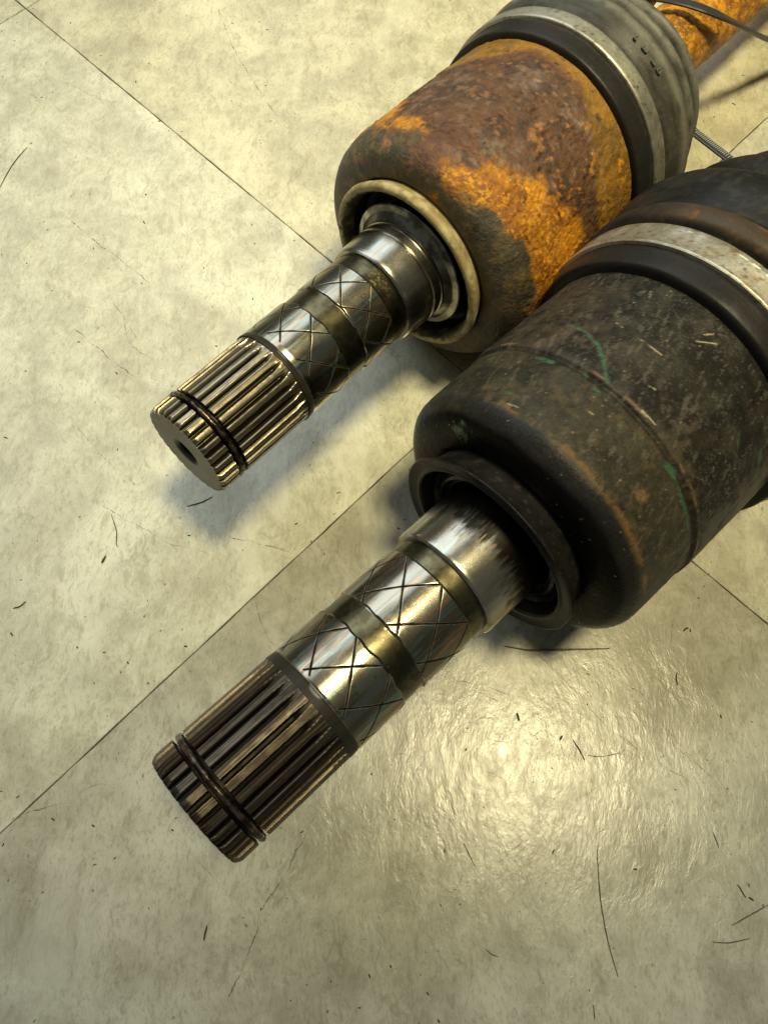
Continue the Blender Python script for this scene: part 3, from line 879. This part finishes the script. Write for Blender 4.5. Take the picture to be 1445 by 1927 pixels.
bl = smooth_prof([(190.6, 46.3), (190.8, 49.6), (192, 50.4), (197.2, 51.2), (198, 51.4), (208.6, 51.8), (209.6, 50.4), (211.2, 50.0), (212.2, 52.0), (213.4, 53.8), (216.8, 54.5), (219.6, 54.3), (221.2, 52.4), (222.6, 51.8), (226, 53.4),
                  (232, 55.2), (238, 55.8), (242.4, 54.4), (246.5, 49), (249.5, 45.6), (252.5, 45.6), (257.5, 48.6), (262, 49.4), (265.6, 47.6), (269, 42.6), (272, 41.2), (276, 43), (281, 43.2), (285, 39), (289, 37), (294, 38), (300, 37), (305, 35), (315, 26), (328, 19), (345, 17.6), (352, 17.5), (352.4, 15)], 2)
lathe('boot', resample(bl, .8), 360, M_RUBBER, AL, FL, boot_disp, boot_paint((0.020, 0.020, 0.018), (0.011, 0.011, 0.010), (0.040, 0.037, 0.028), (212.0, 220.6), 198.2))
lathe('boot_clamp', resample([(198.8, 51.4), (198.9, 52.5), (199.4, 52.9), (200.5, 52.9), (201.0, 52.2), (207.6, 52.7), (208.0, 53.1), (208.8, 53.0), (209.0, 51.6)], .5), 400, M_BAND, AL, FL,
      lambda s, t, r: r + (fbm(np.stack([s * .3, 6 * np.cos(t), 6 * np.sin(t)], 1), 1, 3) - .5) * .2, clamp_paint((0.50, 0.485, 0.40), (0.33, 0.30, 0.22), (0.24, 0.15, 0.06)), sharp=40)
def shaft_paint(P, s, t, r):
    n1 = fbm(P, .10, 101); n2 = fbm(P, .34, 102, 4); n3 = fbm(P, .9, 103, 3)
    base = lerp((0.33, 0.13, 0.012), (0.60, 0.26, 0.014), ss(n2, .46, .60))
    base = lerp(base, (0.12, 0.05, 0.015), ss(n1 * .5 + n3 * .5, .52, .62) * .8)
    base = lerp(base, (0.85, 0.48, 0.03), ss(n3, .60, .70) * .6)
    return base, .34 + .15 * n2, 0.0
lathe('half_shaft', resample([(243, 15.2), (540, 15.2)], .8), 150, M_RUST, AU, FU,
      lambda s, t, r: r + (fbm(np.stack([s * .20, r * np.cos(t) * .5, r * np.sin(t) * .5], 1), 1, 102, 4) - .5) * 1.5, shaft_paint)
lathe('half_shaft', resample([(335, 15.2), (620, 15.2)], 1.2), 120, M_RUST, AL, FL, None, shaft_paint)
n_ = NT('moulded_rubber_marks'); M_MARK = n_.set(color=n_.mix(n_.noise(n_.obj(), 800, 3), (0.16, 0.165, 0.14), (0.06, 0.06, 0.05)), rough=.42)
# raised moulded marks on the first fold of the grey boot
def marks():
    V, F = [], []
    def bar(s0, a0, s1, a1, wd=.22, h=.22, R=50.2):
        def P(s, a, dr):
            return Vector((s, (R + dr) * math.cos(a * DEG), (R + dr) * math.sin(a * DEG))) * MM
        x0, y0, x1, y1 = s0, a0 * DEG * R, s1, a1 * DEG * R
        L = math.hypot(x1 - x0, y1 - y0); nx, ny = -(y1 - y0) / L * wd, (x1 - x0) / L * wd
        k = len(V)
        for dr in (-.6, h):
            for (x, y) in ((x0 + nx, y0 + ny), (x1 + nx, y1 + ny), (x1 - nx, y1 - ny), (x0 - nx, y0 - ny)):
                V.append(P(x, y / R / DEG, dr))
        F.extend([tuple(k + i for i in q) for q in ((0, 1, 2, 3), (4, 7, 6, 5), (0, 4, 5, 1), (1, 5, 6, 2), (2, 6, 7, 3), (3, 7, 4, 0))])
    a0, a1 = 200.6, 204.4
    bar(a0, 106.6, a1, 107.6); bar(a0, 106.6, a0, 108.2)
    bar(a0, 111.6, a1, 111.6); bar(a0, 114.0, a1, 114.0); bar(a0, 111.6, a0, 114.0); bar(a1, 111.6, a1, 114.0)
    bar(a0, 117.6, a0, 119.8); bar(a1, 117.6, a1, 119.8); bar(a0, 119.8, a1, 117.6)
    bar(a0, 121.6, a1, 122.6); bar(a0, 123.6, a1, 122.6); bar(a0, 121.6, a0, 123.6)
    o = mesh_obj('raised_marking', V, F, M_MARK, AU)
    o.matrix_world = FU
marks()

# ------------------------------------------------------------------ cable ties
n_ = NT('black_nylon'); o_ = n_.obj()
M_NYLON = n_.set(color=n_.mix(n_.noise(o_, 300, 3), (0.022, 0.023, 0.024), (0.045, 0.046, 0.045)), rough=.34, normal=n_.bump(n_.noise(o_, 900, 3), .3, .0001))
def strap(name, pts, width, thick, parent, nrm=None):
    pts = [Vector(p) * MM for p in pts]
    # Catmull-Rom
    Q = []
    for i in range(len(pts) - 1):
        p0 = pts[max(i - 1, 0)]; p1 = pts[i]; p2 = pts[i + 1]; p3 = pts[min(i + 2, len(pts) - 1)]
        for k in range(8):
            u = k / 8
            Q.append(0.5 * ((2 * p1) + (p2 - p0) * u + (2 * p0 - 5 * p1 + 4 * p2 - p3) * u * u + (3 * p1 - p0 - 3 * p2 + p3) * u ** 3))
    Q.append(pts[-1])
    V, F, FR = [], [], []
    wv = Vector(nrm) if nrm else Vector((0, 0, 1))
    for i, p in enumerate(Q):
        t = (Q[min(i + 1, len(Q) - 1)] - Q[max(i - 1, 0)]).normalized()
        side = t.cross(wv).normalized()
        nn = side.cross(t).normalized()
        FR.append((p, t, side, nn))
        w2, h2 = width * MM / 2, thick * MM / 2
        for a, b in ((-1, -.5), (-.8, -1), (.8, -1), (1, -.5), (1, .5), (.8, 1), (-.8, 1), (-1, .5)):
            V.append(p + side * a * w2 + nn * b * h2)
    for i in range(len(Q) - 1):
        for k in range(8):
            F.append((i * 8 + k, i * 8 + (k + 1) % 8, (i + 1) * 8 + (k + 1) % 8, (i + 1) * 8 + k))
    F.append(tuple(range(8))[::-1]); F.append(tuple((len(Q) - 1) * 8 + k for k in range(8)))
    o = mesh_obj(name, V, F, M_NYLON, parent, False)
    return o, FR
def box_at(V, F, c, ax, ay, az, hx, hy, hz):
    k = len(V)
    for sz in (-1, 1):
        for sx, sy in ((-1, -1), (1, -1), (1, 1), (-1, 1)):
            V.append(c + ax * hx * sx + ay * hy * sy + az * hz * sz)
    F.extend([tuple(k + i for i in q) for q in ((3, 2, 1, 0), (4, 5, 6, 7), (0, 1, 5, 4), (1, 2, 6, 5), (2, 3, 7, 6), (3, 0, 4, 7))])
tie = bpy.data.objects.new('cable_tie', None); COL.objects.link(tie)
tie.location = (0.112, 0.310, 0.058)
tag(tie, 'black cable tie with square head looped over the rusty shaft at the top right corner', 'cable tie', 'black cable ties near the shafts')
bpy.context.view_layer.update()
o, FR = strap('strap', [(96, 324, 47), (101, 320, 52), (106.9, 316.4, 55.5), (115, 312.3, 57.4), (122.6, 309.4, 57.6), (129, 307.2, 57), (137, 307.3, 54), (148.9, 312.9, 46), (161.4, 321.1, 36), (172.2, 328.4, 28), (190, 341, 16), (208, 352, 6)], 4.4, 1.3, tie)
o.matrix_parent_inverse = tie.matrix_world.inverted()
V, F = [], []
p, t, sd, nn = FR[15]
box_at(V, F, p, t, sd, nn, .0034, .0040, .0028)
o = mesh_obj('head', V, F, M_NYLON, tie); o.matrix_parent_inverse = tie.matrix_world.inverted()
bv = o.modifiers.new('bevel', 'BEVEL'); bv.width = .0006; bv.segments = 2
tie2 = bpy.data.objects.new('cable_tie', None); COL.objects.link(tie2)
tie2.location = (0.138, 0.269, 0.02)
tag(tie2, 'black cable tie with ridged strap stretched between the grey and the black boot', 'cable tie', 'black cable ties near the shafts')
bpy.context.view_layer.update()
o, FR = strap('strap', [(112, 300, 30), (120, 290, 28), (130.8, 277.4, 25), (145.2, 260.7, 25), (156, 248, 24), (164, 238, 20)], 5.0, 1.2, tie2, (0.1, 0.1, 1))
o.matrix_parent_inverse = tie2.matrix_world.inverted()
# individual teeth of the ridged strap
tm = None
for i in range(0, len(FR) - 1):
    a, b = FR[i], FR[i + 1]
    L = (b[0] - a[0]).length
    nn_ = max(1, int(L / .00085))
    for k in range(nn_):
        p = a[0].lerp(b[0], (k + .5) / nn_)
        if tm is None:
            V, F = [], []
            box_at(V, F, Vector((0, 0, 0)), Vector((1, 0, 0)), Vector((0, 1, 0)), Vector((0, 0, 1)), .00022, .0015, .00032)
            tm = bpy.data.meshes.new('tooth'); tm.from_pydata([tuple(v) for v in V], [], F); tm.update()
            n_ = NT('pale_nylon_ridge'); tm.materials.append(n_.set(color=n_.mix(n_.noise(n_.pos(), 900, 2), (0.20, 0.21, 0.215), (0.34, 0.35, 0.35)), rough=.3))  # teeth coloured paler than the strap
        o = bpy.data.objects.new('tooth', tm); COL.objects.link(o)
        o.parent = tie2
        R3 = Matrix((a[1], a[2], a[3])).transposed().to_4x4()
        R3.translation = p + a[3] * .00075
        o.matrix_parent_inverse = tie2.matrix_world.inverted()
        o.matrix_basis = R3

# ------------------------------------------------------------------ hairs and dirt on the floor
n_ = NT('dark_fibre'); M_HAIR = n_.set(color=n_.mix(n_.noise(n_.pos(), 500, 3), (0.030, 0.024, 0.015), (0.075, 0.06, 0.035)), rough=.6)
n_ = NT('brown_fibre'); M_HAIRB = n_.set(color=n_.mix(n_.noise(n_.pos(), 300, 3), (0.11, 0.085, 0.04), (0.20, 0.16, 0.08)), rough=.6)
def hair(name, pts, rad, label, cat, mat=None, z=.00025):
    rr = []
    Q = []
    P = [Vector((x * MM, y * MM, z)) for x, y in pts]
    for i in range(len(P) - 1):
        p0 = P[max(i - 1, 0)]; p1 = P[i]; p2 = P[i + 1]; p3 = P[min(i + 2, len(P) - 1)]
        for k in range(6):
            u = k / 6
            Q.append(0.5 * ((2 * p1) + (p2 - p0) * u + (2 * p0 - 5 * p1 + 4 * p2 - p3) * u * u + (3 * p1 - p0 - 3 * p2 + p3) * u ** 3))
    Q.append(P[-1])
    n = len(Q)
    for i in range(n):
        u = i / (n - 1)
        rr.append(rad * .8 * MM * (0.35 + 0.65 * math.sin(math.pi * min(1, max(0, .08 + u * .84)))) * random.uniform(.85, 1.15))
    for q in Q:
        q.x += random.uniform(-.05, .05) * MM; q.y += random.uniform(-.05, .05) * MM
    V, F = tube(Q, rr, 6)
    o = mesh_obj(name, V, F, mat or M_HAIR, None, True)
    c = Q[n // 2].copy(); c.z = 0
    for v in o.data.vertices:
        v.co -= c
    o.location = c
    return tag(o, label, cat, 'loose fibres and flakes on the floor tiles')
hair('fibre', [(44.9, 53.9), (54, 52.6), (64.5, 52.9), (83.2, 53.7)], .42, 'long straight brown fibre lying just below the black seal lip', 'fibre', M_HAIRB, .0004)
hair('fibre', [(73.4, -13.7), (73.2, -22), (73.4, -30.0), (74.7, -40.8), (77.1, -50.9)], .20, 'longest thin dark hair below the bright lamp reflection, running down the tile', 'hair')
hair('fibre', [(-179.3, 260.4), (-175.8, 274.6), (-171.0, 285.0)], .24, 'thin curved dark hair at the left edge of the floor', 'hair')
hair('fibre', [(-105.5, 102.2), (-102.5, 95.3), (-102.0, 91), (-101.2, 88.9)], .22, 'short curved hair between the far splined end and the left edge', 'hair')
hair('fibre', [(-76.7, 106.1), (-71.5, 107.8), (-67.2, 110.3)], .26, 'short dark fibre just under the end face of the far splined end', 'fibre')
hair('flake', [(-55.2, -42.8), (-54.6, -38.7)], .35, 'tiny dark flake alone on the grey tile below the near splined end', 'flake')
hair('fibre', [(-136.4, 64.4), (-134, 65.3), (-132.2, 67.1)], .30, 'short slanting dark fibre by the left edge above the tile joint', 'fibre')
hair('fibre', [(67.6, 21.4), (69.8, 17.9), (71.2, 14.6)], .28, 'dark fibre in the middle of the lamp reflection, ending at a curved hair', 'fibre')
hair('fibre', [(72.5, 16.3), (77.1, 15.9), (84.2, 17.3)], .16, 'thin curved hair in the right half of the lamp reflection', 'hair')
hair('flake', [(119.0, -23.6), (121.1, -27.5)], .30, 'dark flake at the right side below the lamp reflection', 'flake')
hair('fibre', [(115.4, -35.7), (121.7, -32.6), (128.3, -29.4)], .16, 'slanting thin hair at the lower right edge', 'hair')
hair('fibre', [(108.6, -40.5), (113.7, -40.7), (120.6, -39.4)], .18, 'nearly level thin hair near the lower right corner', 'hair')
hair('fibre', [(107.0, 45.6), (106.4, 43.7), (106.8, 40.9)], .26, 'small curved dark fibre to the upper right of the lamp reflection', 'fibre')
hair('fibre', [(28.8, -12.6), (32.5, -19.8)], .16, 'thin hair under the lower left edge of the lamp reflection', 'hair')
hair('fibre', [(35.2, -43.9), (37.2, -45.3), (39.4, -45.9)], .16, 'short curled hair in the middle of the bottom grey tile', 'hair')
hair('flake', [(111.0, 60.6), (112.1, 61.6), (113, 61.9)], .40, 'small dark flake right of the near joint housing, below the joint line', 'flake')
hair('flake', [(68.7, -58.8), (68.8, -62.6)], .18, 'tiny dark streak of dirt at the bottom edge', 'flake')
hair('fibre', [(112.9, -7.4), (114.2, -12.5)], .16, 'short hair right of the lamp reflection', 'hair')
hair('flake', [(48.4, 30.2), (48.8, 28.8), (49.0, 27.6)], .50, 'dark crumb in the upper part of the lamp reflection', 'flake')
hair('flake', [(-106.3, 82.4), (-105.2, 85.4)], .50, 'largest dark brown flake on the left tile, above the long joint', 'flake')
# fine grit nobody could count
V, F = [], []
for k in range(900):
    x, y = random.uniform(-200, 200), random.uniform(-68, 390)
    r = random.choice([.08, .1, .12, .15, .2, .2, .28, .36]) * random.uniform(.7, 1.2)
    a = random.uniform(0, 6.28); el = random.uniform(1, 3.2)
    z = .05
    i = len(V)
    for q in range(6):
        b = q / 6 * 6.283
        dx, dy = math.cos(b) * r * el, math.sin(b) * r * random.uniform(.6, 1)
        V.append(((x + dx * math.cos(a) - dy * math.sin(a)) * MM, (y + dx * math.sin(a) + dy * math.cos(a)) * MM, z * MM))
    V.append((x * MM, y * MM, (z + r * .8) * MM))
    for q in range(6):
        F.append((i + q, i + (q + 1) % 6, i + 6))
g = mesh_obj('grit', V, F, M_HAIR)
g['kind'] = 'stuff'; g['label'] = 'fine dark grit scattered over the stone-look tiles'
